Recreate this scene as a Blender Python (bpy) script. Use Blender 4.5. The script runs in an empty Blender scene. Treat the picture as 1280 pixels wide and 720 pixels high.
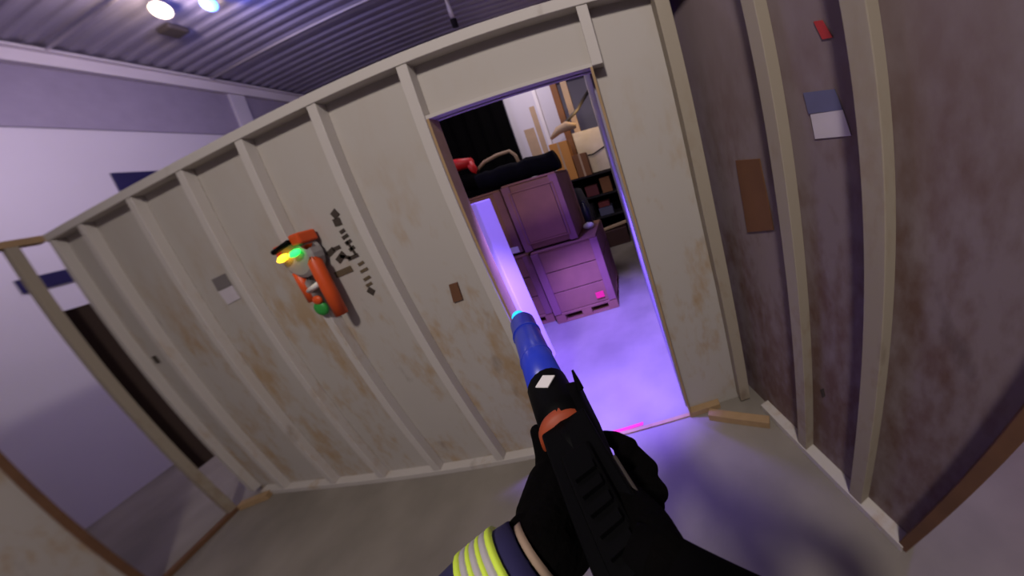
import bpy, bmesh, math, random
from mathutils import Vector, Matrix, Quaternion
random.seed(7)
S = bpy.context.scene
COL = S.collection

# ------------------------------------------------------------------ materials
def lin(c):
    return tuple(((v/255)/12.92 if v/255 <= .04045 else ((v/255+.055)/1.055)**2.4) for v in c) + (1,)

def base(name):
    m = bpy.data.materials.new(name); m.use_nodes = True
    nt = m.node_tree
    return m, nt, nt.nodes['Principled BSDF']

def mat(name, col, rough=.7, metal=0., var=.12, scale=8., bump=0., emit=None, estr=0., trans=0.):
    m, nt, b = base(name)
    if max(col) < 20: b.inputs['Specular IOR Level'].default_value = .06
    n = nt.nodes.new('ShaderNodeTexNoise'); n.inputs['Scale'].default_value = scale; n.inputs['Detail'].default_value = 5
    tc = nt.nodes.new('ShaderNodeTexCoord'); nt.links.new(tc.outputs['Object'], n.inputs['Vector'])
    r = nt.nodes.new('ShaderNodeMix'); r.data_type = 'RGBA'
    c = lin(col)
    r.inputs[6].default_value = tuple(v*(1-var) for v in c[:3])+(1,)
    r.inputs[7].default_value = tuple(min(1, v*(1+var)) for v in c[:3])+(1,)
    nt.links.new(n.outputs['Fac'], r.inputs[0]); nt.links.new(r.outputs[2], b.inputs['Base Color'])
    b.inputs['Roughness'].default_value = rough; b.inputs['Metallic'].default_value = metal
    if trans: b.inputs['Transmission Weight'].default_value = trans
    if bump:
        bp = nt.nodes.new('ShaderNodeBump'); bp.inputs['Strength'].default_value = bump; bp.inputs['Distance'].default_value = .01
        nt.links.new(n.outputs['Fac'], bp.inputs['Height']); nt.links.new(bp.outputs[0], b.inputs['Normal'])
    if emit:
        b.inputs['Emission Color'].default_value = lin(emit); b.inputs['Emission Strength'].default_value = estr
    return m

def stained(name, paint, stain, dark, lo, hi, scale=2.2, amount=1., rough=.75, stretch=(1, 1, .45)):
    """old painted board: pale paint with ochre patches and a few dark scuffs"""
    m, nt, b = base(name)
    N = nt.nodes.new; L = nt.links.new
    tc = N('ShaderNodeTexCoord'); mp = N('ShaderNodeMapping'); mp.inputs['Scale'].default_value = stretch
    L(tc.outputs['Object'], mp.inputs['Vector'])
    n1 = N('ShaderNodeTexNoise'); n1.inputs['Scale'].default_value = scale; n1.inputs['Detail'].default_value = 8; n1.inputs['Roughness'].default_value = .62
    L(mp.outputs[0], n1.inputs['Vector'])
    n2 = N('ShaderNodeTexNoise'); n2.inputs['Scale'].default_value = scale*9; n2.inputs['Detail'].default_value = 6
    L(mp.outputs[0], n2.inputs['Vector'])
    ad = N('ShaderNodeMath'); ad.operation = 'MULTIPLY_ADD'; ad.inputs[1].default_value = .45; L(n2.outputs['Fac'], ad.inputs[0]); L(n1.outputs['Fac'], ad.inputs[2])
    mr = N('ShaderNodeMapRange'); mr.inputs['From Min'].default_value = lo; mr.inputs['From Max'].default_value = hi
    L(ad.outputs[0], mr.inputs['Value'])
    # wear gathers between knee and chest height
    sp = N('ShaderNodeSeparateXYZ'); L(tc.outputs['Object'], sp.inputs[0])
    h = N('ShaderNodeMapRange'); h.inputs['From Min'].default_value = 2.1; h.inputs['From Max'].default_value = 1.35
    h.inputs['To Min'].default_value = .12; L(sp.outputs['Z'], h.inputs['Value'])
    mu = N('ShaderNodeMath'); mu.operation = 'MULTIPLY'; L(mr.outputs[0], mu.inputs[0]); L(h.outputs[0], mu.inputs[1])
    mu2 = N('ShaderNodeMath'); mu2.operation = 'MULTIPLY'; mu2.inputs[1].default_value = amount; L(mu.outputs[0], mu2.inputs[0])
    a = N('ShaderNodeMix'); a.data_type = 'RGBA'
    a.inputs[6].default_value = lin(paint); a.inputs[7].default_value = lin(stain); L(mu2.outputs[0], a.inputs[0])
    n3 = N('ShaderNodeTexNoise'); n3.inputs['Scale'].default_value = scale*1.9; n3.inputs['Detail'].default_value = 9; L(mp.outputs[0], n3.inputs['Vector'])
    m3 = N('ShaderNodeMapRange'); m3.inputs['From Min'].default_value = .66; m3.inputs['From Max'].default_value = .74; m3.inputs['To Max'].default_value = .6*amount
    L(n3.outputs['Fac'], m3.inputs['Value'])
    c = N('ShaderNodeMix'); c.data_type = 'RGBA'; L(m3.outputs[0], c.inputs[0]); L(a.outputs[2], c.inputs[6]); c.inputs[7].default_value = lin(dark)
    L(c.outputs[2], b.inputs['Base Color']); b.inputs['Roughness'].default_value = rough
    return m

M = {
 'board':  stained('worn_painted_board', (176,170,163), (158,126,78), (92,68,48), .71, .92, 2.6, .72),
 'boardr': stained('worn_painted_board_shaded', (128,114,116), (96,68,56), (66,48,44), .64, .86, 2.6, .85),  # darker copy of the board, the side partition's shade put into its colour
 'paint':  stained('painted_stud', (190,184,178), (168,142,108), (120,100,80), .80, .98, 3.0, .7),
 'paintr': stained('painted_stud_shaded', (154,144,128), (130,106,80), (100,80,66), .78, .98, 3.0, .7),  # darker copy of the stud paint with the shade in its colour
 'raw':    mat('raw_timber', (160,132,96), .8, var=.22, scale=14),
 'orange_wood': mat('raw_timber_edge', (104,72,48), .8, var=.4, scale=9),
 'concrete': None, 'purple_board': mat('grey_board', (150,142,160), .8),
 'white_wall': mat('rendered_wall', (205,200,210), .85, var=.06, scale=1.2),
 'beam':   mat('white_steel', (222,216,220), .6, var=.1, scale=3),
 'tin':    mat('corrugated_tin', (158,153,170), .5, .25, var=.18, scale=2.),
 'navy':   mat('navy_pane', (30,26,72), .4),
 'black':  mat('black_cloth', (5,4,5), .95, var=.3, scale=20),
 'blackp': mat('black_plastic', (5,5,6), .6, var=.2),
 'glove':  mat('black_glove', (4,3,3), .95, var=.4, scale=60, bump=.6),
 'navycloth': mat('navy_cloth', (34,30,76), .9, var=.2, scale=30),
 'skin':   mat('skin', (190,140,115), .6, var=.05),
 'lime':   mat('lime_band', (205,232,70), .7, var=.08, scale=30),
 'silver': mat('silver_band', (176,172,172), .45, var=.08, scale=40),
 'hem':    mat('beige_hem', (150,128,108), .8),
 'orange': mat('orange_plastic', (210,80,28), .45, var=.06),
 'grey':   mat('grey_plastic', (150,144,142), .5),
 'gunmetal': mat('brown_grey_metal', (60,54,50), .55, .1),
 'whitep': mat('white_sticker', (226,222,220), .5, var=.03),
 'green':  mat('green_plastic', (46,150,60), .5),
 'led_y':  mat('yellow_led', (255,220,90), emit=(255,190,30), estr=5),
 'led_g':  mat('green_led', (90,255,140), emit=(30,235,80), estr=3),
 'led_c':  mat('cyan_led', (60,210,255), emit=(20,160,255), estr=1.6),
 'tube':   mat('blue_tube', (42,60,190), .3, var=.25, scale=12),
 'lampw':  mat('warm_lens', (255,240,200), emit=(255,232,190), estr=9),
 'lampb':  mat('blue_lens', (180,210,255), emit=(70,140,255), estr=7),
 'crate':  mat('crate_board', (128,86,70), .8, var=.2, scale=7),
 'crate2': mat('crate_post', (122,80,84), .8, var=.2, scale=7),
 'crate_in': mat('crate_panel', (124,82,62), .8, var=.25, scale=5),
 'dark':   mat('dark_gap', (20,14,22), .9),
 'pink':   mat('pink_sticker', (225,40,100), .6),
 'red':    mat('red_plastic', (205,30,32), .5),
 'card':   mat('cardboard', (196,136,66), .8, var=.12, scale=4),
 'card2':  mat('brown_cardboard', (120,78,46), .8, var=.15, scale=4),
 'cream':  mat('cream_board', (225,212,190), .7),
 'beige':  mat('beige_patch', (176,150,122), .8, var=.15, scale=6),
 'post':   mat('white_column', (205,196,218), .4, var=.03, emit=(160,125,255), estr=.4),  # faint emission added so the column looks lit by violet light
 'bluegrey': mat('slate_paper', (96,96,128), .7), 'paper': mat('white_paper', (196,188,196), .7), 'paperg': mat('grey_paper', (112,106,106), .7),
 'brownp': mat('brown_board', (106,70,46), .8, var=.2), 'redp': mat('red_sticker', (176,44,44), .6), 'ink': mat('black_stencil', (62,53,46), .8, var=.3, scale=40),
 'inkb': mat('faded_stencil', (92,78,58), .8, var=.3, scale=40),
 'darkgreen': mat('dark_sack', (46,44,50), .9, var=.3),
}
def floor_mat():
    m, nt, b = base('worn_concrete'); N = nt.nodes.new; L = nt.links.new
    tc = N('ShaderNodeTexCoord')
    n1 = N('ShaderNodeTexNoise'); n1.inputs['Scale'].default_value = 1.6; n1.inputs['Detail'].default_value = 9; L(tc.outputs['Object'], n1.inputs['Vector'])
    n2 = N('ShaderNodeTexNoise'); n2.inputs['Scale'].default_value = 45; n2.inputs['Detail'].default_value = 3; L(tc.outputs['Object'], n2.inputs['Vector'])
    r = N('ShaderNodeMapRange'); r.inputs['From Min'].default_value = .35; r.inputs['From Max'].default_value = .65; L(n1.outputs['Fac'], r.inputs['Value'])
    x = N('ShaderNodeMix'); x.data_type = 'RGBA'; x.inputs[6].default_value = lin((117,111,102)); x.inputs[7].default_value = lin((141,134,124)); L(r.outputs[0], x.inputs[0])
    y = N('ShaderNodeMix'); y.data_type = 'RGBA'; y.inputs[0].default_value = .12; L(x.outputs[2], y.inputs[6]); L(n2.outputs['Color'], y.inputs[7])
    L(x.outputs[2], b.inputs['Base Color']); b.inputs['Roughness'].default_value = .55
    bp = N('ShaderNodeBump'); bp.inputs['Strength'].default_value = .15; bp.inputs['Distance'].default_value = .004; L(n2.outputs['Fac'], bp.inputs['Height']); L(bp.outputs[0], b.inputs['Normal'])
    return m
M['concrete'] = floor_mat()

# ------------------------------------------------------------------ mesh helpers
def obj(name, bm, m, parent=None, smooth=False, bevel=0., loc=None):
    me = bpy.data.meshes.new(name); bmesh.ops.recalc_face_normals(bm, faces=bm.faces); bm.to_mesh(me); bm.free()
    ms = m if isinstance(m, (list, tuple)) else [m]
    for k in ms: me.materials.append(M[k] if isinstance(k, str) else k)
    if smooth:
        for p in me.polygons: p.use_smooth = True
    o = bpy.data.objects.new(name, me); COL.objects.link(o)
    if parent: o.parent = parent
    if loc is not None: o.location = loc
    if bevel:
        b = o.modifiers.new('edge', 'BEVEL'); b.width = bevel; b.segments = 2; b.limit_method = 'ANGLE'
    return o

def bx(bm, lo, hi, mi=0, mtx=None):
    r = bmesh.ops.create_cube(bm, size=1.)
    lo, hi = Vector(lo), Vector(hi); c = (lo+hi)/2; d = hi-lo
    for v in r['verts']:
        v.co = Vector((v.co.x*d.x, v.co.y*d.y, v.co.z*d.z))+c
        if mtx: v.co = mtx @ v.co
    for f in {f for v in r['verts'] for f in v.link_faces}: f.material_index = mi
    return bm
def box(lo, hi, mtx=None): return bx(bmesh.new(), lo, hi, 0, mtx)

def loft(bm, pts, rad, seg=16, mi=0, flat=1., upv=(0, 0, 1), caps=True):
    pts = [Vector(p) for p in pts]; rings = []
    for i, p in enumerate(pts):
        d = (pts[min(i+1, len(pts)-1)]-pts[max(i-1, 0)]).normalized()
        u = Vector(upv); s = d.cross(u)
        if s.length < 1e-3: s = d.cross(Vector((1, 0, 0)))
        s.normalize(); u = s.cross(d).normalized()
        r = rad[i] if isinstance(rad, (list, tuple)) else rad
        rings.append([bm.verts.new(p+s*(math.cos(t)*r)+u*(math.sin(t)*r*flat)) for t in [2*math.pi*k/seg for k in range(seg)]])
    for a, b in zip(rings, rings[1:]):
        for k in range(seg):
            f = bm.faces.new((a[k], a[(k+1) % seg], b[(k+1) % seg], b[k])); f.material_index = mi
    if caps:
        bm.faces.new(rings[0][::-1]).material_index = mi; bm.faces.new(rings[-1]).material_index = mi
    return bm
def tube(pts, rad, seg=16, **k): return loft(bmesh.new(), pts, rad, seg, **k)
def ball(bm, c, r, sc=(1, 1, 1), sub=3):
    q = bmesh.ops.create_icosphere(bm, subdivisions=sub, radius=r)
    for v in q['verts']: v.co = Vector((v.co.x*sc[0], v.co.y*sc[1], v.co.z*sc[2]))+Vector(c)
    return bm
def poly_prism(pts, n, th):
    """flat outline pts (3-D, coplanar) given the thickness th along n"""
    bm = bmesh.new(); n = Vector(n).normalized()*th
    a = [bm.verts.new(Vector(p)) for p in pts]; b = [bm.verts.new(Vector(p)+n) for p in pts]
    bm.faces.new(a); bm.faces.new(b[::-1])
    for i in range(len(a)): bm.faces.new((a[i], b[i], b[(i+1) % len(a)], a[(i+1) % len(a)]))
    return bm

def empty(name, loc=(0, 0, 0), rot=None):
    o = bpy.data.objects.new(name, None); COL.objects.link(o); o.location = loc
    if rot is not None: o.rotation_euler = rot
    o.empty_display_size = .1
    return o
def tag(o, label, cat, group=None):
    o['label'] = label; o['category'] = cat
    if group: o['group'] = group
    return o
def struct(o): o['kind'] = 'structure'; return o
def thing(name, label, cat, loc=(0, 0, 0), rz=0., group=None):
    return tag(empty(name, loc, (0, 0, rz)), label, cat, group)
def copy_tree(o, parent=None):
    c = o.copy(); COL.objects.link(c); c.parent = parent
    for ch in list(o.children): copy_tree(ch, c)
    return c

# ------------------------------------------------------------------ warehouse shell
OL, OR, OB, OF, CZ = -6.2, 6.5, 9.5, -7.5, 5.0
f = bmesh.new(); bx(f, (OL-.2, OF-.2, -.12), (OR+.2, OB+.2, 0)); struct(obj('floor', f, 'concrete'))
bm = bmesh.new()
# corrugated roof sheet, ridges along x
prof = []
y = OF-.2; p = .15
while y < OB+.2:
    prof += [(y, 0), (y+p*.32, 0), (y+p*.5, .022), (y+p*.82, .022)]; y += p
lo_ = [[bm.verts.new((x, a, CZ+b)) for a, b in prof] for x in (OL-.2, OR+.2)]
hi_ = [[bm.verts.new((x, a, CZ+.12)) for a, b in prof] for x in (OL-.2, OR+.2)]
for i in range(len(prof)-1):
    bm.faces.new((lo_[0][i], lo_[0][i+1], lo_[1][i+1], lo_[1][i])); bm.faces.new((hi_[0][i], hi_[1][i], hi_[1][i+1], hi_[0][i+1]))
for s in (0, 1):
    for i in range(len(prof)-1): bm.faces.new((lo_[s][i], hi_[s][i], hi_[s][i+1], lo_[s][i+1]))
struct(obj('ceiling', bm, 'tin'))
struct(obj('wall_outer_left', box((OL-.2, OF, 0), (OL, OB, CZ+.05)), 'white_wall'))
struct(obj('wall_outer_right', box((OR, OF, 0), (OR+.2, OB, CZ+.05)), 'white_wall'))
struct(obj('wall_outer_back', box((OL, OB, 0), (OR, OB+.2, CZ+.05)), 'white_wall'))
struct(obj('wall_outer_front', box((OL, OF-.2, 0), (OR, OF, CZ+.05)), 'white_wall'))
b = bmesh.new(); bx(b, (OL, OF, CZ-.23), (OL+.12, OB, CZ-.20)); bx(b, (OL, OF, CZ-.05), (OL+.12, OB, CZ-.02)); bx(b, (OL, OF, CZ-.20), (OL+.05, OB, CZ-.05))
struct(obj('trim_1', b, 'beam'))          # steel beam under the roof
struct(obj('shade_band', box((OL, OF, 4.06), (OL+.02, OB, CZ-.21)), mat('wall_shade_band', (150,142,162), .85)))  # shade under the beam, painted as a darker band on the wall
def window(n, y0, y1, z0, z1):
    w = struct(obj('window_%d' % n, box((OL, y0, z0), (OL+.03, y1, z1)), 'navy'))
    return w
window(1, 1.38, 2.3, 2.75, 3.50)
struct(obj('window_2', box((OL, .40, 2.33), (OL+.02, .72, 2.47)), 'navy'))
struct(obj('trim_3', box((OL, 3.00, 2.5), (OL+.07, 3.22, CZ-.23)), 'white_wall'))

# ------------------------------------------------------------------ timber partition with the doorway
H = 2.44; PY = .025; SY = -.03; T = .014
WL, WR = -3.93, .30
DL, DR = -.90, -.10; DH = 2.13
wf = struct(empty('wall_front', (0, 0, 0)))
b = bmesh.new()
bx(b, (WL, PY, 0), (DL, PY+T, H-.02)); bx(b, (DR, PY, 0), (WR+.02, PY+T, H-.02)); bx(b, (DL, PY, DH), (DR, PY+T, H-.02))
obj('panel', b, 'board', wf)
SW = .055
for x in (-1.42, -1.93, -2.43, -2.93, -3.50, WL+.05):
    obj('stud', box((x-SW, SY, .045), (x, PY, H-.05)), 'paint', wf, bevel=.003)
obj('door_stud', box((DL-.055, SY, .045), (DL-.0, PY, H-.05)), 'paint', wf, bevel=.003)
obj('door_stud', box((DR, SY, DH), (DR+.05, PY, H-.05)), 'paint', wf, bevel=.003)
obj('stud', box((.235, SY-.02, .045), (.30, PY, H-.05)), 'paintr', wf, bevel=.003)
obj('top_plate', box((WL-.02, SY-.004, H-.05), (WR+.02, PY+.06, H)), 'paint', wf, bevel=.003)
obj('bottom_plate', box((WL+.12, SY-.004, 0), (DL, PY, .045)), 'paint', wf, bevel=.003)
obj('bottom_plate', box((DR, SY+.01, 0), (.10, PY, .045)), 'raw', wf, bevel=.003)
obj('door_jamb', box((DL, SY+.01, 0), (DL+.012, PY+.03, DH)), 'raw', wf)
obj('door_jamb', box((DR-.012, SY+.01, 0), (DR, PY+.03, DH)), 'raw', wf)
obj('door_head', box((DL, SY+.01, DH), (DR, PY+.04, DH+.016)), 'paint', wf)
obj('sill', box((DL, -.012, 0), (DR, .012, .012)), 'raw', wf)

# short raw boards lying across both floor corners
def plank(name, a, b_, w, h, label, m='raw'):
    a, b_ = Vector(a), Vector(b_); d = (b_-a); L = d.length; ang = math.atan2(d.y, d.x)
    o = obj(name, box((0, -w/2, 0), (L, w/2, h)), m, bevel=.003); o.location = a; o.rotation_euler = (0, 0, ang)
    return tag(o, label, 'plank')
plank('corner_plank', (.01, -.055, 0), (.335, -.232, 0), .05, .055, 'short raw timber offcut across the floor corner right of the doorway')
plank('corner_plank', (-3.92, -.13, 0), (-3.68, -.05, 0), .05, .05, 'short raw timber offcut across the floor corner at the far left end of the partition')

# right partition
B = .25; RD = Vector((math.sin(B), -math.cos(B), 0)); RN = Vector((math.cos(B), math.sin(B), 0))
RM = Matrix(((RD.x, RN.x, 0, .315), (RD.y, RN.y, 0, -.02), (0, 0, 1, 0), (0, 0, 0, 1)))   # local x runs along the wall, y outwards
wr = struct(empty('wall_right'))
RL = .965
b = bmesh.new(); LEAN = .15
q = [(-.10, 0), (RL-.03, 0), (RL-.03+LEAN*H, H-.02), (-.10, H-.02)]
lo = [b.verts.new(RM @ Vector((s, .055, z))) for s, z in q]; hi = [b.verts.new(RM @ Vector((s, .07, z))) for s, z in q]
b.faces.new(lo); b.faces.new(hi[::-1])
for i in range(4): b.faces.new((lo[i], hi[i], hi[(i+1) % 4], lo[(i+1) % 4]))
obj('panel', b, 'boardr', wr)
for s0, w in ((.395, .055), (.70, .06)):
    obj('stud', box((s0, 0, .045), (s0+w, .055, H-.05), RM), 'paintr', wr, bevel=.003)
SH = Matrix.Identity(4); SH[0][2] = LEAN      # the end stud leans
obj('leaning_stud', box((RL-.045, .0, .02), (RL-.01, .08, H-.05), RM @ SH), 'orange_wood', wr, bevel=.003)
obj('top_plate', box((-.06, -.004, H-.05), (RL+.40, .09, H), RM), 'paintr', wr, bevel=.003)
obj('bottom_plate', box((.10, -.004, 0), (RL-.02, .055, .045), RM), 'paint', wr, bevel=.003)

# left partition with an opening
wl = struct(empty('wall_left'))
LX = -3.975
obj('top_plate', box((LX-.06, -3.2, H-.045), (LX+.03, SY, H)), 'raw', wl, bevel=.003)
obj('post', box((LX-.03, -.188, 0), (LX+.03, -.135, H-.045)), 'paintr', wl, bevel=.003)
obj('sill', box((LX-.01, -.64, 0), (LX+.04, -.135, .035)), 'orange_wood', wl, bevel=.003)
obj('panel', box((LX, -3.2, 0), (LX+.012, -.65, H-.045)), 'board', wl)
obj('infill_board', box((-4.09, -.16, .45), (-4.06, .02, 1.93)), mat('dark_brown_board', (56,42,34), .9), wl, bevel=.003)
obj('post', box((LX-.03, -.675, 0), (LX+.03, -.635, H-.045)), 'orange_wood', wl, bevel=.003)
obj('stud', box((LX+.012, -1.25, 0), (LX+.06, -1.2, H-.045)), 'paintr', wl, bevel=.003)

# side wall that runs back from the doorway
struct(obj('wall_passage', poly_prism([(-.122, .07, 0), (-.27, 4.3, 0), (-.21, 4.3, 0), (-.06, .07, 0)], (0, 0, 1), 3.3), 'purple_board'))

# ------------------------------------------------------------------ marks and papers on the partitions
def card(name, pts, n, m, parent=None, th=.002):
    return obj(name, poly_prism(pts, n, th), m, parent)
def strokes(name, segs, y, m, parent):
    b = bmesh.new()
    for a, c, w in segs:
        a, c = Vector(a), Vector(c); d = (c-a).normalized(); s = Vector((-d.z, 0, d.x))*w/2
        q = [a-s, a+s, c+s, c-s]; lo = [b.verts.new((v.x, y, v.z)) for v in q]; hi = [b.verts.new((v.x, y-.0015, v.z)) for v in q]
        b.faces.new(lo); b.faces.new(hi[::-1])
        for i in range(4): b.faces.new((lo[i], hi[i], hi[(i+1) % 4], lo[(i+1) % 4]))
    return obj(name, b, m, parent)
strokes('stencil_marking', [
    ((-1.631, 0.023, 1.894), (-1.614, 0.023, 1.857), .045), ((-1.656, 0.023, 1.834), (-1.606, 0.023, 1.832), .04),
    ((-1.646, 0.023, 1.775), (-1.608, 0.023, 1.783), .018), ((-1.648, 0.023, 1.743), (-1.603, 0.023, 1.753), .018), ((-1.646, 0.023, 1.710), (-1.600, 0.023, 1.720), .018),
    ((-1.641, 0.023, 1.671), (-1.600, 0.023, 1.683), .018), ((-1.631, 0.023, 1.724), (-1.615, 0.023, 1.639), .016),
    ((-1.795, 0.023, 1.685), (-1.734, 0.023, 1.706), .03), ((-1.742, 0.023, 1.704), (-1.687, 0.023, 1.707), .02),
    ((-1.751, 0.023, 1.634), (-1.683, 0.023, 1.668), .035), ((-1.718, 0.023, 1.658), (-1.654, 0.023, 1.631), .02), ((-1.679, 0.023, 1.628), (-1.601, 0.023, 1.635), .02),
    ((-1.653, 0.023, 1.437), (-1.627, 0.023, 1.405), .04)], .023, 'ink', wf)
strokes('stencil_marking', [
    ((-1.813, 0.023, 1.566), (-1.683, 0.023, 1.575), .035), ((-1.633, 0.023, 1.581), (-1.589, 0.023, 1.589), .016), ((-1.642, 0.023, 1.540), (-1.585, 0.023, 1.549), .016),
    ((-1.648, 0.023, 1.492), (-1.596, 0.023, 1.502), .016), ((-1.652, 0.023, 1.457), (-1.607, 0.023, 1.465), .016)], .023, 'inkb', wf)
o = card('paper_notice', [(-2.754, 0.023, 1.781), (-2.612, 0.023, 1.788), (-2.612, 0.023, 1.706), (-2.758, 0.023, 1.703)], (0, -1, 0), 'paperg')
n_ = card('lower_half', [(-2.756, 0.023, 1.697), (-2.612, 0.023, 1.706), (-2.605, 0.023, 1.615), (-2.743, 0.023, 1.602)], (0, -1, 0), 'paper', o)
n_['label'] = 'white lower half'
tag(o, 'small grey and white notice stuck low on the long partition between studs', 'notice')
tag(card('brown_patch', [(-1.163, 0.023, 1.334), (-1.113, 0.023, 1.335), (-1.127, 0.023, 1.234), (-1.186, 0.023, 1.229)], (0, -1, 0), 'brownp', None, .008),
    'small brown square block on the partition board left of the doorway', 'block')
tag(card('dark_plug', [(-3.83, .026, 1.42), (-3.79, .026, 1.42), (-3.79, .026, 1.36), (-3.83, .026, 1.36)], (0, -1, 0), 'ink', None, .01),
    'small dark plug low on the last board at the far end of the partition', 'plug')
rn = (-math.cos(B), -math.sin(B), 0)
tag(card('brown_board', [(0.404, -0.149, 1.568), (0.439, -0.288, 1.566), (0.444, -0.307, 1.264), (0.403, -0.145, 1.220)], rn, 'brownp', None, .006),
    'tall brown wooden patch board on the side partition near the corner stud', 'board')
o = card('wall_notice', [(0.496, -0.511, 1.758), (0.521, -0.609, 1.743), (0.525, -0.624, 1.683), (0.498, -0.519, 1.692)], rn, 'bluegrey')
n_ = card('lower_half', [(0.500, -0.524, 1.689), (0.525, -0.624, 1.683), (0.529, -0.640, 1.610), (0.501, -0.530, 1.613)], rn, 'paper', o); n_['label'] = 'white lower half'
tag(o, 'slate and white paper notice between two studs of the side partition', 'notice')
tag(card('red_sticker', [(0.514, -0.580, 1.936), (0.520, -0.605, 1.928), (0.525, -0.625, 1.874), (0.518, -0.596, 1.881)], rn, 'redp'), 'small red sticker high on the side partition above the paper notice', 'sticker')
tag(card('splinter', [(0.489, -0.482, 0.510), (0.493, -0.499, 0.536), (0.495, -0.507, 0.492), (0.492, -0.494, 0.469)], rn, 'ink'), 'tiny dark chip low on the side partition board', 'chip')
tag(obj('red_peg', tube([(0.521, -0.607, -0.255), (0.529, -0.639, -0.169)], .008, 8), 'redp', smooth=True), 'tiny red peg at the foot of the second side partition stud', 'peg')

# orange beacon unit hung on the partition
bc = thing('game_beacon', 'orange and grey electronic unit with lit yellow and green lamps on the partition', 'beacon')
def yd(m, *pts): return pts
hb = bmesh.new(); c0 = Vector((-1.886, -0.060, 1.722))
loft(hb, [c0+Vector((0, .06, 0)), c0+Vector((0, 0, 0)), c0+Vector((0, -.012, 0))], [.112, .112, .09], 24, upv=(0, 0, 1))
obj('head', hb, 'grey', bc, smooth=False, bevel=.004)
hb = bmesh.new(); c1 = Vector((-1.967, -0.070, 1.758)); bx(hb, c1+Vector((-.04, -.0, -.03)), c1+Vector((.04, .08, .06))); obj('lamp_housing', hb, 'orange', bc, bevel=.008)
obj('lamp_cover', tube([(-1.964, -0.100, 1.790), (-1.835, -0.100, 1.812)], .014, 10), 'blackp', bc, smooth=True)
hb = bmesh.new(); c2 = Vector((-1.810, -0.060, 1.815)); bx(hb, c2+Vector((-.035, -.03, -.03)), c2+Vector((.035, .07, .03))); obj('top_lug', hb, 'orange', bc, bevel=.01)
obj('frame_bar', tube([(-1.794, -0.055, 1.773), (-1.794, -0.055, 1.676), (-1.801, -0.055, 1.511), (-1.809, -0.055, 1.361)], [.027, .033, .034, .032], 12), 'orange', bc, smooth=True)
obj('frame_bar', tube([(-1.956, -0.045, 1.654), (-1.957, -0.045, 1.566), (-1.960, -0.045, 1.476)], [.026, .026, .024], 12), 'orange', bc, smooth=True)
obj('back_plate', tube([(-1.940, -0.010, 1.694), (-1.931, -0.010, 1.582), (-1.942, -0.010, 1.388)], [.05, .05, .035], 12, flat=.5), 'grey', bc, smooth=True)
obj('cross_rung', tube([(-1.947, -0.050, 1.536), (-1.830, -0.050, 1.564)], .016, 10), 'whitep', bc, smooth=True)
e = bmesh.new(); ball(e, (-1.928, -0.050, 1.424), .045, (1, .5, 1)); obj('green_cap', e, 'green', bc, smooth=True)
e = bmesh.new(); ball(e, (-1.909, -0.060, 1.476), .026, (1.2, .6, 1)); obj('orange_knob', e, 'orange', bc, smooth=True)
for nm, a, c, m in (('lamp', (-1.959, -0.100, 1.739), (-1.887, -0.100, 1.756), 'led_y'), ('lamp', (-1.872, -0.095, 1.745), (-1.805, -0.095, 1.758), 'led_g')):
    l = obj(nm, tube([a, (Vector(a)*.7+Vector(c)*.3), (Vector(a)*.3+Vector(c)*.7), c], [.009, .017, .017, .009], 12), m, bc, smooth=True)
    l['label'] = 'glowing yellow lamp' if m == 'led_y' else 'glowing green lamp'

# ------------------------------------------------------------------ flood lamps and things under the roof
def flood(name, label, a, c, r, lens, housing):
    t = thing(name, label, 'lamp', a)
    a, c = Vector(a), Vector(c); d = (c-a).normalized()
    obj('housing', tube([Vector((0, 0, 0))-d*.10, Vector((0, 0, 0))-d*.03, d*.0], [r*.6, r*1.05, r*1.05], 20), housing, t, smooth=False)
    l = bmesh.new(); loft(l, [d*.001, d*.02, d*.05], [r*.95, r*.85, r*.3], 20); obj('lens', l, lens, t, smooth=True)
    obj('bracket', tube([-d*.06, Vector((-d.x*.08, -d.y*.08, CZ-a.z))], .012, 8), 'grey', t)
    return t
flood('flood_lamp', 'round warm white flood lamp under the tin roof', (-4.524, 1.500, 4.850), (-.6, -1.3, 1.4), .085, 'lampw', 'grey')
flood('flood_lamp', 'blue flood lamp under the tin roof beside the warm white one', (-4.134, 1.702, 4.850), (-.6, -1.3, 1.4), .075, 'lampb', 'grey')
t = thing('ceiling_sensor', 'dark box hanging under the tin roof below the warm lamp', 'sensor', (-4.936, 1.805, 4.920))
obj('body', box((-.11, -.10, -.05), (.11, .10, .02)), 'gunmetal', t, bevel=.02)
obj('stem', box((-.02, -.02, .02), (.02, .02, .10)), 'grey', t)
for k, (p0, p1) in enumerate((((-6.248, 1.231, 4.970), (-4.696, 1.361, 4.970)), ((-5.645, 2.769, 4.970), (-3.549, 2.819, 4.970)))):
    yy = (p0[1]+p1[1])/2
    tag(obj('conduit', tube([(OL+.1, yy, 4.965), (1.5, yy, 4.965)], .014, 8), 'beam', smooth=True),
        ('thin white conduit across the roof beside the warm lamp', 'thin white conduit across the roof above the partition')[k], 'pipe')
t = thing('drop_pipe', 'short white pipe hanging from the roof with a dark fitting at its end', 'pipe', (-1.980, 3.276, 4.700))
obj('pipe', tube([(0, 0, .3), (0, 0, 0), (-.03, .1, -.08)], .035, 10), 'beam', t, smooth=True)
obj('fitting', tube([(-.03, .1, -.08), (-.04, .14, -.20)], .05, 10), 'dark', t, smooth=True)

# ------------------------------------------------------------------ beyond the doorway
tag(obj('white_column', box((-1.62, .80, 0), (-1.275, 1.06, 1.70)), 'post', bevel=.01), 'white square column with an added glow just behind the left door jamb', 'column')

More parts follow.
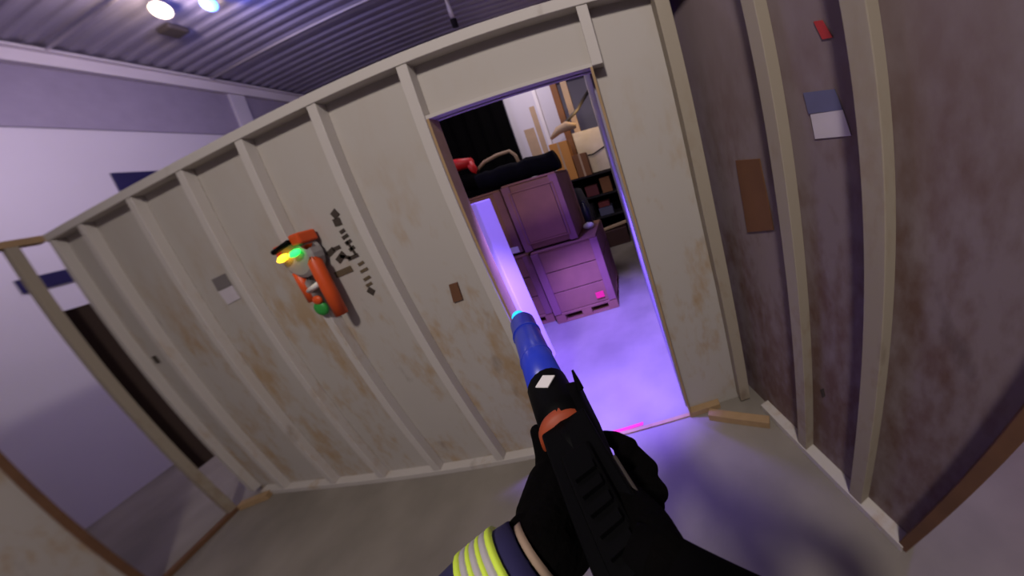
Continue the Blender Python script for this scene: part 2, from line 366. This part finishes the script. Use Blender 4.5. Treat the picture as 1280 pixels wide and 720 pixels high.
def crate(label, x0, x1, y0, y1, z0, z1, boards, feet=True, group=None):
    w, d, h = x1-x0, y1-y0, z1-z0
    t = thing('wooden_crate', label, 'crate', ((x0+x1)/2, (y0+y1)/2, z0))
    X, Yh = w/2, d/2; fz = .13 if feet else 0.
    if feet:
        b = bmesh.new()
        bx(b, (-X, -Yh, 0), (X, Yh, .018)); bx(b, (-X, -Yh, fz-.03), (X, Yh, fz))
        for fx in (-X+.06, 0, X-.06):
            for fy in (-Yh+.06, 0, Yh-.06): bx(b, (fx-.06, fy-.06, .018), (fx+.06, fy+.06, fz-.03))
        bx(b, (-X+.13, -Yh+.14, .02), (X-.13, Yh-.14, fz-.031), 1)  # dark block standing in for the shade inside the pallet openings
        obj('pallet_base', b, ['crate', 'dark'], t, bevel=.003)
    for sx in (-1, 1):
        for sy in (-1, 1):
            xs = sorted((sx*X, sx*(X-.09))); ys = sorted((sy*Yh, sy*(Yh-.04)))
            obj('corner_post', box((xs[0], ys[0]-(.012 if sy < 0 else 0), fz), (xs[1], ys[1], h)), 'crate2', t, bevel=.004)
    b = bmesh.new(); n = boards; bh = (h-fz)/n
    for k in range(n):
        a, c = fz+k*bh+.008, fz+(k+1)*bh-.004
        bx(b, (-X+.02, -Yh+.01, a), (X-.02, -Yh+.03, c)); bx(b, (-X+.02, Yh-.03, a), (X-.02, Yh-.01, c))
        bx(b, (-X+.005, -Yh+.04, a), (-X+.025, Yh-.04, c)); bx(b, (X-.025, -Yh+.04, a), (X-.005, Yh-.04, c))
    obj('side_boards', b, 'crate', t, bevel=.003)
    obj('lid', box((-X+.01, -Yh+.0, h), (X-.01, Yh-.0, h+.022)), 'crate', t, bevel=.004)
    return t
c1 = crate('lower pink lit wooden pallet crate standing nearest the doorway floor', -1.37, -.58, 1.62, 2.5, 0, .95, 3)
st = obj('sticker', box((.17, -.455, .20), (.27, -.449, .28)), 'pink', c1); st['label'] = 'bright pink sticker'
crate('lower wooden pallet crate left of the pink stickered one, behind the blue barrel', -2.42, -1.42, 1.72, 2.6, 0, .93, 3)
c3 = crate('upper wooden crate with a framed panel front on top of the stickered crate', -1.42, -.79, 1.66, 2.4, .99, 1.76, 1, False)
b = bmesh.new(); bx(b, (-.22, -.385, .10), (.22, -.37, .68)); bx(b, (-.24, -.39, .08), (.24, -.383, .095)); bx(b, (-.24, -.39, .685), (.24, -.383, .70)); bx(b, (-.255, -.39, .08), (-.24, -.383, .70)); bx(b, (.24, -.39, .08), (.255, -.383, .70))
obj('framed_panel', b, 'crate_in', c3, bevel=.003)
c4 = crate('upper wooden crate at the left of the stack, half behind the white column', -2.3, -1.50, 1.80, 2.5, .98, 1.74, 1, False)
b = box((.22, -.365, .01), (.36, -.352, .085)); obj('tag_card', b, 'whitep', c4)
b = box((.13, -.365, .01), (.215, -.352, .085)); obj('hand_hole', b, 'dark', c4)  # dark block in place of the unlit inside of a hole

# black rolled cover on the crates
bm = bmesh.new(); random.seed(3)
ca, cb = Vector((-1.80, 2.0, 1.905)), Vector((-.80, 2.0, 1.908)); pts = [ca.lerp(cb, k/9)+Vector((0, .02*math.sin(k*1.7), .012*math.sin(k*2.3))) for k in range(10)]
loft(bm, pts, [.10, .112, .116, .113, .119, .116, .12, .12, .12, .118], 18, flat=1.)
tag(obj('rolled_cover', bm, mat('navy_black_cover', (9,8,19), .8, var=.5, scale=9, bump=.8), smooth=True), 'dark navy rolled cover lying across the tops of the upper crates', 'cover')
# tall black backdrop with a rippled face
bm = bmesh.new(); n = 60; pr = [(-5.6+(3.42*k/n), 5.0+.04*math.sin(k*1.1)) for k in range(n+1)]
fr_ = [[bm.verts.new((x, y, z)) for x, y in pr] for z in (0, 4.2)]; bk = [[bm.verts.new((x, y+.015, z)) for x, y in pr] for z in (0, 4.2)]
for q in (fr_, bk):
    for k in range(n): bm.faces.new((q[0][k], q[0][k+1], q[1][k+1], q[1][k]))
for k in range(n):
    for z in (0, 1): bm.faces.new((fr_[z][k], fr_[z][k+1], bk[z][k+1], bk[z][k]))
for e_ in (0, n): bm.faces.new((fr_[0][e_], fr_[1][e_], bk[1][e_], bk[0][e_]))
tag(obj('black_backdrop', bm, 'black'), 'tall black backdrop behind the crates', 'backdrop')

# machine behind the crates: red hood, black body, pale hoop
t = thing('covered_machine', 'black machine with a red hood and pale hoop handle behind the crate stack', 'machine', (0, 0, 0))
obj('body', box((-3.3, 3.0, 0), (-1.65, 3.65, 1.80)), 'black', t, bevel=.05)
b = bmesh.new(); loft(b, [(-2.776, 3.000, 2.342), (-2.548, 3.000, 2.337), (-2.303, 3.000, 2.313)], [.11, .12, .09], 14, flat=.8); obj('red_hood', b, 'red', t, smooth=True)
b = bmesh.new(); loft(b, [(-2.335, 2.980, 2.310), (-2.290, 2.980, 2.179), (-2.295, 2.980, 2.063)], [.06, .055, .05], 10); obj('red_flap', b, 'red', t, smooth=True)
obj('hoop', tube([(-2.367, 3.200, 2.179), (-2.198, 3.200, 2.278), (-1.951, 3.200, 2.324), (-1.738, 3.200, 2.326), (-1.671, 3.200, 2.239), (-1.648, 3.200, 2.070)], .028, 10), 'beige', t, smooth=True)
obj('dark_bundle', tube([(-2.718, 2.950, 2.063), (-2.395, 2.950, 2.017), (-1.873, 2.950, 1.937)], [.12, .13, .1], 12), 'black', t, smooth=True)

# white inner wall with beige patches and timber posts
w = struct(empty('wall_inner_back'))
obj('panel', box((-2.22, 5.2, 0), (-.98, 5.26, 4.2)), 'white_wall', w)
for a, c, m in ((( -1.98, 1.9), (-1.74, 2.95), 'beige'), ((-1.70, 1.85), (-1.58, 3.4), 'beige')):
    obj('patch', box((a[0], 5.19, a[1]), (c[0], 5.2, c[1])), m, w)
obj('batten', box((-1.52, 5.15, 0), (-1.44, 5.2, 4.2)), 'beam', w, bevel=.004)
tag(obj('timber_post', box((-1.06, 4.9, 0), (-.92, 5.05, 4.2)), 'card2', bevel=.006), 'brown timber post at the edge of the white inner wall', 'post')
tag(obj('timber_post', box((-.84, 5.0, 0), (-.70, 5.12, 4.2)), 'beige', bevel=.006), 'pale timber post nearer the passage wall', 'post')
tag(obj('roof_brace', tube([(-1.25, 4.55, 2.55), (-.62, 4.7, 2.95), (-.2, 4.8, 3.35)], .035, 8), 'gunmetal', smooth=True), 'dark slanting brace high beyond the doorway', 'brace')
tag(obj('hanging_cloth', tube([(-1.30, 4.5, 2.50), (-1.1, 4.5, 2.62), (-.9, 4.5, 2.66), (-.72, 4.5, 2.62)], [.03, .08, .10, .05], 12), 'beige', smooth=True), 'crumpled beige cloth bundle hanging under the slanting brace', 'cloth')
# lit cream board and its cable
t = thing('lit_board', 'warmly lit cream board far beyond the doorway', 'board', (-.58, 4.95, 0))
obj('board', box((-.33, 0, 0), (.40, .03, 2.55)), 'cream', t)
obj('cable', tube([(-.33, -.01, 2.02), (0, -.02, 2.0), (.36, -.01, 2.12)], .012, 8), 'dark', t, smooth=True)
# cardboard boxes on a shelf
def carton(label, lo, hi, m, rz=0):
    lo, hi = Vector(lo), Vector(hi); c = (lo+hi)/2; h = (hi-lo)/2
    t = thing('carton', label, 'box', (c.x, c.y, lo.z), rz)
    obj('body', box((-h.x, -h.y, 0), (h.x, h.y, 2*h.z)), m, t, bevel=.006)
    obj('tape', box((-.02, -h.y-.002, 0), (.02, h.y+.002, 2*h.z+.002)), 'beige', t)
    return t
carton('tall orange cardboard carton beyond the doorway', (-1.36, 4.35, 1.585), (-.98, 4.7, 2.38), 'card')
carton('brown carton leaning below the lit board', (-.96, 4.32, 1.585), (-.68, 4.6, 2.05), 'card2', 0)
t = thing('cluttered_rack', 'dark cluttered rack of tools at the far end of the passage', 'rack', (-.78, 4.55, 0))
for z in (.10, .62, 1.10, 1.55): obj('shelf_board', box((-.62, -.25, z), (.60, .3, z+.03)), 'dark', t)
for x in (-.62, .56): 
    for y_ in (-.25, .26): obj('upright', box((x, y_, 0), (x+.04, y_+.04, 1.6)), 'gunmetal', t)
obj('back_sheet', box((-.6, .3, .1), (.6, .31, 1.6)), 'black', t)
rk = [((-.50, 1.14), (-.22, 1.42), 'black', 'black tool case on the rack'), ((-.15, 1.14), (.12, 1.36), mat('maroon_box', (88,30,36), .7), 'maroon box on the upper shelf of the rack'),
      ((.2, 1.14), (.42, 1.46), 'card2', 'small brown box at the right of the upper rack shelf'), ((-.48, .66), (-.1, .98), 'dark', 'dark crate on the middle rack shelf'),
      ((.0, .66), (.3, .84), mat('slate_box', (84,84,112), .7), 'slate box on the middle rack shelf'), ((.02, .85), (.26, .96), mat('maroon_box_small', (110,40,44), .7), 'red brown box stacked on the slate box'),
      ((.05, .14), (.45, .30), mat('rust_box', (104,54,40), .7), 'rust brown low box on the bottom rack shelf')]
for a, c, m, l in rk:
    tag(obj('storage_box', box((-.78+a[0], 4.36, a[1]), (-.78+c[0], 4.72, c[1])), m, bevel=.006), l, 'box')
tag(obj('pale_plank', box((-.28, -.06, 0), (.28, .06, .04), Matrix.Translation((-.55, 4.18, .40)) @ Matrix.Rotation(-.1, 4, 'Y')), 'beige'), 'pale plank lying across low boxes at the end of the passage', 'plank')
tag(obj('low_bin', box((-.80, 4.05, 0), (-.30, 4.28, .36)), mat('dark_bin', (60,34,34), .8), bevel=.01), 'dark brown low bin on the floor at the end of the passage', 'bin')
tag(obj('pink_tape', poly_prism([(-0.733, 0.040, 0.001), (-0.583, 0.042, 0.001), (-0.433, 0.049, 0.001), (-0.435, 0.025, 0.001), (-0.584, 0.018, 0.001), (-0.727, 0.020, 0.001)], (0, 0, 1), .002), 'pink'), 'pink tape streak on the violet lit floor just inside the doorway', 'tape')
# sack and bits between crates and rack
bm = bmesh.new(); loft(bm, [(-1.0, 3.0, 0), (-1.0, 3.0, .5), (-.98, 3.0, 1.1), (-.96, 3.0, 1.45), (-.96, 3.0, 1.55)], [.22, .26, .25, .17, .08], 18)
tag(obj('standing_sack', bm, 'darkgreen', smooth=True), 'dark grey sack standing behind the crate stack', 'sack')
bm = bmesh.new(); ball(bm, (-.70, 2.05, 1.015), .055, (1.3, 1, .8)); tag(obj('white_cup', bm, 'whitep', smooth=True), 'small white crumpled cup on the lid of the stickered crate', 'cup')
tag(obj('blue_bottle', tube([(-.72, 2.3, .975), (-.72, 2.3, 1.2), (-.72, 2.3, 1.27), (-.72, 2.3, 1.32)], [.055, .055, .025, .022], 14), mat('dark_blue_bottle', (20,22,48), .3), smooth=True), 'dark blue bottle standing on the stickered crate beside the upper crate', 'bottle')


# ------------------------------------------------------------------ laser tag blaster
P0 = Vector((-0.544, -0.548, 1.312)); P1 = Vector((-0.225, -1.144, 1.307))
AX = (P0-P1).normalized(); SX = AX.cross(Vector((0, 0, 1))).normalized(); UX = SX.cross(AX).normalized()
GM = Matrix(((SX.x, AX.x, UX.x, P0.x), (SX.y, AX.y, UX.y, P0.y), (SX.z, AX.z, UX.z, P0.z), (0, 0, 0, 1)))   # local: x right, y forward, z up
gun = empty('toy_blaster'); gun.matrix_world = GM
tag(gun, 'black laser tag blaster with a blue barrel held in both gloved hands', 'blaster')
def g(name, bm, m, parent=None, **k): return obj(name, bm, m, parent or gun, **k)
br = g('barrel', tube([(0, 0, 0), (0, -.02, 0), (0, -.20, .002), (0, -.36, .004)], [.030, .036, .036, .038], 24), 'tube', smooth=True)
b = bmesh.new(); ball(b, (-.004, .014, .012), .020); l = g('tip_light', b, 'led_c', smooth=True); l['label'] = 'glowing cyan tip lamp'
for y in (-.10, -.235): g('barrel_ring', tube([(0, y, .001), (0, y-.006, .001)], .0385, 24), 'tube')
hs = g('muzzle_housing', tube([(0, -.335, .004), (0, -.35, .004), (0, -.43, .0), (0, -.47, 0)], [.034, .040, .041, .040], 20), 'blackp', smooth=True)
g('ring_core', tube([(-.002, -.478, 0), (-.002, -.50, 0), (0, -.54, 0)], [.030, .031, .03], 20), 'blackp', smooth=True)
st = g('sticker', box((-.014, -.014, 0), (.014, .014, .002), Matrix.Translation((.002, -.385, .0415)) @ Matrix.Rotation(math.radians(45), 4, 'Z')), 'whitep'); st['label'] = 'white diamond sticker'
g('orange_ring', tube([(-.004, -.455, 0), (-.004, -.462, 0), (-.004, -.480, 0)], [.037, .0405, .0405], 28), mat('dull_orange_ring', (150,62,30), .6), smooth=True)
b = bmesh.new(); bx(b, (-.036, -.98, -.045), (.040, -.48, .030)); bx(b, (.030, -.80, -.02), (.038, -.56, .022)); b.verts.ensure_lookup_table(); loft(b, [(.030, -.40, 0), (.026, -.50, 0), (.016, -.62, 0)], [.028, .026, .022], 8); bx(b, (-.02, -.95, .03), (.022, -.55, .044))
g('receiver', b, 'blackp', bevel=.008)
b = bmesh.new()
for k in range(14): bx(b, (-.012, -.60-.024*k, .044), (.016, -.588-.024*k, .052))
g('sight_rail', b, 'blackp')
b = bmesh.new(); loft(b, [(.050, -.43, .02), (.052, -.425, .036), (.053, -.415, .055)], [.008, .005, .002], 8); g('front_sight', b, 'blackp')
g('foregrip', tube([(0, -.56, -.04), (0, -.565, -.12)], [.022, .019], 14), 'blackp', smooth=True)
g('pistol_grip', tube([(.0, -.66, -.04), (.0, -.69, -.09), (.0, -.715, -.15)], [.024, .022, .024], 14), 'blackp', smooth=True)
g('magazine', box((-.016, -.63, -.16), (.016, -.575, -.04)), 'blackp', bevel=.004)
g('trigger_guard', tube([(0, -.60, -.045), (0, -.605, -.075), (0, -.64, -.08), (0, -.665, -.06)], .005, 8), 'blackp', smooth=True)
sp = g('side_plate', box((.034, -.84, -.004), (.046, -.58, .020)), 'gunmetal', bevel=.003); sp['label'] = 'brown grey side plate'
hl = g('plate_highlight', box((.037, -.70, .0195), (.045, -.655, .0215)), 'whitep', bevel=.001); hl['label'] = 'pale highlight strip'  # highlight on the side plate, put in as a pale strip
g('stock', tube([(0, -.92, 0), (0, -1.0, -.005), (0, -1.04, -.02)], [.035, .035, .05], 14, flat=1.3), 'blackp', smooth=True)

# ------------------------------------------------------------------ person holding it (head camera wearer)
def skin(name, joints, edges, m, parent=None, sub=2):
    me = bpy.data.meshes.new(name); me.from_pydata([j[0] for j in joints], edges, []); me.materials.append(M[m])
    o = bpy.data.objects.new(name, me); COL.objects.link(o)
    sk = o.modifiers.new('skin', 'SKIN'); sk.use_smooth_shade = True
    for i, j in enumerate(joints):
        v = me.skin_vertices[0].data[i]; v.radius = (j[1], j[1] if len(j) < 3 else j[2]); v.use_root = (i == 0)
    s = o.modifiers.new('sub', 'SUBSURF'); s.levels = sub; s.render_levels = sub
    if parent: o.parent = parent
    return o
HC = Vector((-.135, -1.50, 1.69))                 # head centre, the camera sits on the forehead
LW = Vector((-0.323, -1.131, 1.318)); LE = Vector((-0.417, -1.213, 1.316)); RW = Vector((-0.178, -1.174, 1.345)); RE = Vector((.17, -1.42, 1.17))
LS = Vector((-.33, -1.62, 1.42)); RS = Vector((.05, -1.75, 1.42)); CH = (LS+RS)/2
def fuse(name, chains, m, parent, voxel=.0035):
    """one continuous surface from tapered rounded chains"""
    b = bmesh.new()
    for ch in chains:
        pts = [Vector(p) for p, r in ch]; rs = [r for p, r in ch]; P, R_ = [], []
        for i in range(len(pts)-1):
            for k in range(4):
                t = k/4; P.append(pts[i].lerp(pts[i+1], t)); R_.append(rs[i]*(1-t)+rs[i+1]*t)
        P.append(pts[-1]); R_.append(rs[-1])
        for p, r in zip(P, R_): ball(b, p, r, sub=2)
        for i in range(len(P)-1): loft(b, [P[i], P[i+1]], [R_[i]*.98, R_[i+1]*.98], 14)
    o = obj(name, b, m, parent, smooth=True)
    r = o.modifiers.new('remesh', 'REMESH'); r.mode = 'VOXEL'; r.voxel_size = voxel; r.use_smooth_shade = True
    s = o.modifiers.new('smooth', 'SMOOTH'); s.factor = .5; s.iterations = 2
    return o

def human(k, parts):
    """tapered chains of the standing figure, radii grown by k"""
    hip = Vector((CH.x, CH.y-.03, .95)); out = []
    g_ = lambda *q: [(Vector(p), r+k) for p, r in q]
    if 'torso' in parts:
        for sx in (-1, 1):
            out.append(g_(((hip.x+sx*.07, hip.y, .93), .105), ((CH.x+sx*.06, CH.y-.02, 1.12), .10), ((CH.x+sx*.08, CH.y, 1.33), .105)))
        out.append(g_((LS, .065), (CH+Vector((0, 0, .02)), .08), (RS, .065)))
        out.append(g_((CH+Vector((0, 0, .02)), .07), ((HC.x, HC.y-.05, 1.56), .058)))
    if 'head' in parts:
        out += [g_((CH+Vector((0, 0, .02)), .07), ((HC.x, HC.y-.04, 1.60), .055)), g_(((HC.x, HC.y-.015, HC.z+.02), .092), ((HC.x, HC.y+.0, HC.z-.02), .085), ((HC.x, HC.y+.035, HC.z-.075), .052)),
                g_(((HC.x, HC.y+.07, HC.z-.005), .014), ((HC.x, HC.y+.098, HC.z-.035), .013))]
        for sx in (-1, 1): out.append(g_(((HC.x+sx*.082, HC.y-.01, HC.z-.0), .018), ((HC.x+sx*.082, HC.y-.005, HC.z-.035), .012)))
    if 'arms' in parts:
        out += [g_((LS, .062), (LS.lerp(LE, .5), .052), (LE, .044)), g_((RS, .062), (RS.lerp(RE, .5), .052), (RE, .042))]
    if 'forearms' in parts:
        out += [g_((LE, .044), (LW, .026)), g_((RE, .040), (RW, .018))]
    if 'legs' in parts:
        for sx, fy in ((-1, .10), (1, -.10)):
            out.append(g_(((hip.x+sx*.09, hip.y, .90), .10), ((hip.x+sx*.12, hip.y+fy*.6+.03, .49), .062), ((hip.x+sx*.14, hip.y+fy-.02, .10), .044)))
    if 'feet' in parts:
        for sx, fy in ((-1, .10), (1, -.10)):
            out.append(g_(((hip.x+sx*.14, hip.y+fy-.02, .12), .046), ((hip.x+sx*.14, hip.y+fy-.02, .052), .050), ((hip.x+sx*.15-.02, hip.y+fy+.13, .045), .043)))
    return out
person = fuse('person', human(0, ['torso', 'head', 'arms', 'forearms', 'legs']), 'skin', None, .011)
tag(person, 'person in navy jacket, dark trousers and black gloves aiming the blaster, seen along the arms', 'person')
fuse('jacket', human(.014, ['torso', 'arms']), 'navycloth', person, .012)
fuse('trousers', human(.016, ['legs'])+[[((CH.x-.07, CH.y-.03, .95), .118), ((CH.x+.07, CH.y-.03, .95), .118)]], 'black', person, .012)
for k in (0, 1): fuse('boot', [human(.002, ['feet'])[k]], 'blackp', person, .008)
hb = bmesh.new(); ball(hb, (HC.x, HC.y-.02, HC.z+.03), .118, (.94, 1.04, .90))
bmesh.ops.bisect_plane(hb, geom=hb.verts[:]+hb.edges[:]+hb.faces[:], plane_co=(HC.x, HC.y, HC.z+.035), plane_no=(0, -.3, -1), clear_outer=True)
hm = obj('helmet', hb, 'blackp', person, smooth=True); sm = hm.modifiers.new('shell', 'SOLIDIFY'); sm.thickness = .008
for sx in (-1, 1):
    e = bmesh.new(); ball(e, (HC.x+sx*.032, HC.y+.070, HC.z+.008), .012, (1.2, .7, .8)); obj('eye', e, 'whitep', person, smooth=True)
    e = bmesh.new(); ball(e, (HC.x+sx*.032, HC.y+.0775, HC.z+.008), .005); obj('iris', e, 'dark', person, smooth=True)
obj('mouth', tube([(HC.x-.024, HC.y+.080, HC.z-.070), (HC.x, HC.y+.086, HC.z-.071), (HC.x+.024, HC.y+.080, HC.z-.070)], [.003, .005, .003], 8), 'redp', person, smooth=True)

# gloves: each a palm with five separate fingers
W = lambda *q: GM @ Vector(q)
lg = fuse('left_glove', [
    [((-0.325, -1.128, 1.320), .034), ((-0.326, -1.093, 1.301), .038), ((-0.332, -1.041, 1.276), .040), ((-0.338, -1.005, 1.270), .034)],
    [((-0.335, -1.117, 1.318), .022), ((-0.345, -1.082, 1.305), .030), ((-0.351, -1.030, 1.287), .030)],
    [((-0.350, -1.107, 1.333), .012), ((-0.355, -1.114, 1.339), .009)],
    [((-0.315, -1.132, 1.313), .030), ((-0.305, -1.121, 1.278), .030), ((-0.305, -1.079, 1.261), .030)],
    [((-0.350, -1.016, 1.283), .024), ((-0.366, -0.980, 1.283), .018), ((-0.381, -0.950, 1.288), .0155), ((-0.393, -0.935, 1.287), .012)],          # index along the housing
    [((-0.350, -1.013, 1.278), .020), (W(-.052, -.46, -.055), .0165), (W(-.035, -.45, -.085), .015), (W(.005, -.45, -.092), .014), (W(.036, -.455, -.07), .012)],      # middle, curled under the housing
    [((-0.344, -1.029, 1.271), .020), (W(-.054, -.49, -.06), .016), (W(-.035, -.485, -.09), .0148), (W(.005, -.485, -.097), .0138), (W(.034, -.488, -.075), .012)],
    [((-0.337, -1.050, 1.267), .019), (W(-.052, -.52, -.065), .015), (W(-.035, -.518, -.09), .0135), (W(-.002, -.518, -.097), .0125), (W(.022, -.52, -.085), .011)],
    [((-0.308, -1.061, 1.290), .022), ((-0.317, -1.012, 1.287), .019), ((-0.328, -0.976, 1.293), .0165), ((-0.334, -0.952, 1.301), .016)]], 'glove', person)   # thumb
lg['label'] = 'black left glove'
rg = fuse('right_glove', [
    [((-0.178, -1.172, 1.346), .028), ((-0.194, -1.139, 1.324), .030), ((-0.220, -1.103, 1.302), .031), ((-0.246, -1.062, 1.284), .026)],
    [((-0.210, -1.126, 1.322), .026), ((-0.234, -1.083, 1.304), .028), ((-0.255, -1.052, 1.293), .024)],
    [((-0.249, -1.039, 1.274), .018), ((-0.224, -0.989, 1.263), .0145), ((-0.253, -0.962, 1.253), .014), ((-0.275, -0.947, 1.246), .012)],               # index
    [((-0.223, -1.057, 1.268), .020), ((-0.196, -1.031, 1.260), .0146), ((-0.221, -0.992, 1.248), .014), ((-0.248, -0.973, 1.237), .012)],             # middle
    [((-0.209, -1.088, 1.284), .019), ((-0.185, -1.070, 1.265), .0138), ((-0.206, -1.027, 1.247), .013), ((-0.230, -1.009, 1.239), .012)],               # ring
    [((-0.204, -1.108, 1.295), .018), ((-0.191, -1.091, 1.278), .0140), ((-0.200, -1.056, 1.252), .012), ((-0.222, -1.040, 1.243), .011)],               # little
    [((-0.220, -1.116, 1.318), .022), ((-0.246, -1.086, 1.306), .018), ((-0.264, -1.052, 1.296), .015), ((-0.277, -1.019, 1.284), .012)]], 'glove', person)
rg['label'] = 'black right glove'

# sleeves
sl = obj('left_sleeve', tube([LW.lerp(LE, .10), LW.lerp(LE, .2), LW.lerp(LE, .6), LE, LE.lerp(LS, .5), LS], [.050, .053, .059, .062, .072, .08], 24), 'navycloth', person, smooth=True)
sl['label'] = 'navy sleeve with lime and silver bands'
def band(a, c, r, m, nm='reflective_band'):
    return obj(nm, tube([LW.lerp(LE, a), LW.lerp(LE, c)], [r, r+.001], 28), m, sl, smooth=True)
band(.02, .075, .040, 'hem', 'glove_hem')
x = .235
for m, w, in (('lime', .045), ('silver', .055), ('lime', .035), ('silver', .05), ('lime', .035), ('silver', .05), ('lime', .05)):
    q = band(x, x+w, .0570+x*.01, m); q['label'] = m+' band'; x += w
sr = obj('right_sleeve', tube([RW.lerp(RE, -.08), RW.lerp(RE, -.04), RW.lerp(RE, .02), RW.lerp(RE, .1), RW.lerp(RE, .2), RW.lerp(RE, .6), RE, RE.lerp(RS, .5), RS], [.016, .022, .026, .029, .033, .046, .058, .072, .08], 28), 'black', person, smooth=True)
sr['label'] = 'black right sleeve'

# ------------------------------------------------------------------ light
def light(name, kind, loc, power, col, size=.3, target=None, shape=None, spot=None):
    l = bpy.data.lights.new(name, kind); l.energy = power; l.color = lin(col)[:3]
    if kind == 'AREA': l.size = size
    elif kind == 'SPOT': l.shadow_soft_size = size; l.spot_size = math.radians(spot or 90); l.spot_blend = .6
    else: l.shadow_soft_size = size
    o = bpy.data.objects.new(name, l); COL.objects.link(o); o.location = loc
    if target is not None: o.rotation_euler = (Vector(target)-Vector(loc)).to_track_quat('-Z', 'Y').to_euler()
    return o
light('hall_light', 'AREA', (-.35, -2.9, 4.5), 105, (255,243,236), .4, (-.8, -.8, 0))
light('hall_light_rear', 'AREA', (2.5, -4.5, 4.7), 25, (240,230,255), 1.2, (2.5, -4.5, 0))
light('warm_flood', 'POINT', Vector((-4.524, 1.500, 4.850))+Vector((.15, -.2, -.25)), 36, (255,228,215), .1)
light('blue_flood', 'POINT', Vector((-4.134, 1.702, 4.850))+Vector((.15, -.2, -.25)), 30, (120,130,255), .1)
_o = light('outer_left_fill', 'AREA', (-4.6, -.8, 4.3), 15, (240,222,240), .8, (-6.2, 1.0, 2.6))  # added fill that brightens the outer left wall, no fixture of its own
_o.data.spread = math.radians(110)
light('violet_lamp', 'SPOT', (-.55, .10, 2.36), 1150, (132,104,255), .04, (-.74, .85, 0), spot=62)
light('violet_lamp_rear', 'SPOT', (-1.0, .95, 3.0), 170, (128,104,255), .10, (-.72, .9, 0), spot=74)
light('red_lamp', 'POINT', (1.7, -1.35, .3), 1.6, (255,30,60), .05)
light('side_violet_lamp', 'POINT', (2.2, -.3, 2.4), 40, (150,110,255), .1)
light('back_hall_light', 'AREA', (-1.6, 3.6, 4.6), 36, (255,240,250), 1.0, (-1.4, 5.0, 1.5))
light('warm_far_lamp', 'POINT', (-.55, 4.5, 2.9), 6, (255,214,150), .08)
wd = bpy.data.worlds.new('hall_air'); S.world = wd; wd.use_nodes = True
wd.node_tree.nodes['Background'].inputs[0].default_value = lin((90,84,110)); wd.node_tree.nodes['Background'].inputs[1].default_value = .2

# ------------------------------------------------------------------ camera: wide action camera lens
cd = bpy.data.cameras.new('head_camera'); cam = bpy.data.objects.new('head_camera', cd); COL.objects.link(cam)
cd.type = 'PANO'; cd.clip_start = .01
cd.panorama_type = 'FISHEYE_LENS_POLYNOMIAL'
cd.sensor_width = 36; cd.fisheye_fov = math.pi
K = [0.11310967248529909, -0.0022812651572283356, -3.148866611770348e-05, 1.3259770606492833e-06]
cd.fisheye_polynomial_k0 = 0
cd.fisheye_polynomial_k1 = -K[0]; cd.fisheye_polynomial_k2 = -K[1]; cd.fisheye_polynomial_k3 = -K[2]; cd.fisheye_polynomial_k4 = -K[3]
cd.shift_x = -0.125642; cd.shift_y = -0.112285
R3 = [[0.960752, 0.276384, -0.023832], [-0.090635, 0.231542, -0.968594], [-0.262186, 0.932738, 0.247504]]
cam.matrix_world = Matrix.Translation((-0.114, -1.299, 1.704)) @ Matrix(R3).to_4x4()
cd.lens = 10; cd.dof.use_dof = True; cd.dof.focus_distance = .62; cd.dof.aperture_fstop = 3.0
S.camera = cam
S.view_settings.view_transform = 'Standard'; S.view_settings.look = 'None'; S.view_settings.gamma = 1; S.view_settings.use_curve_mapping = False
S.view_settings.exposure = 0.
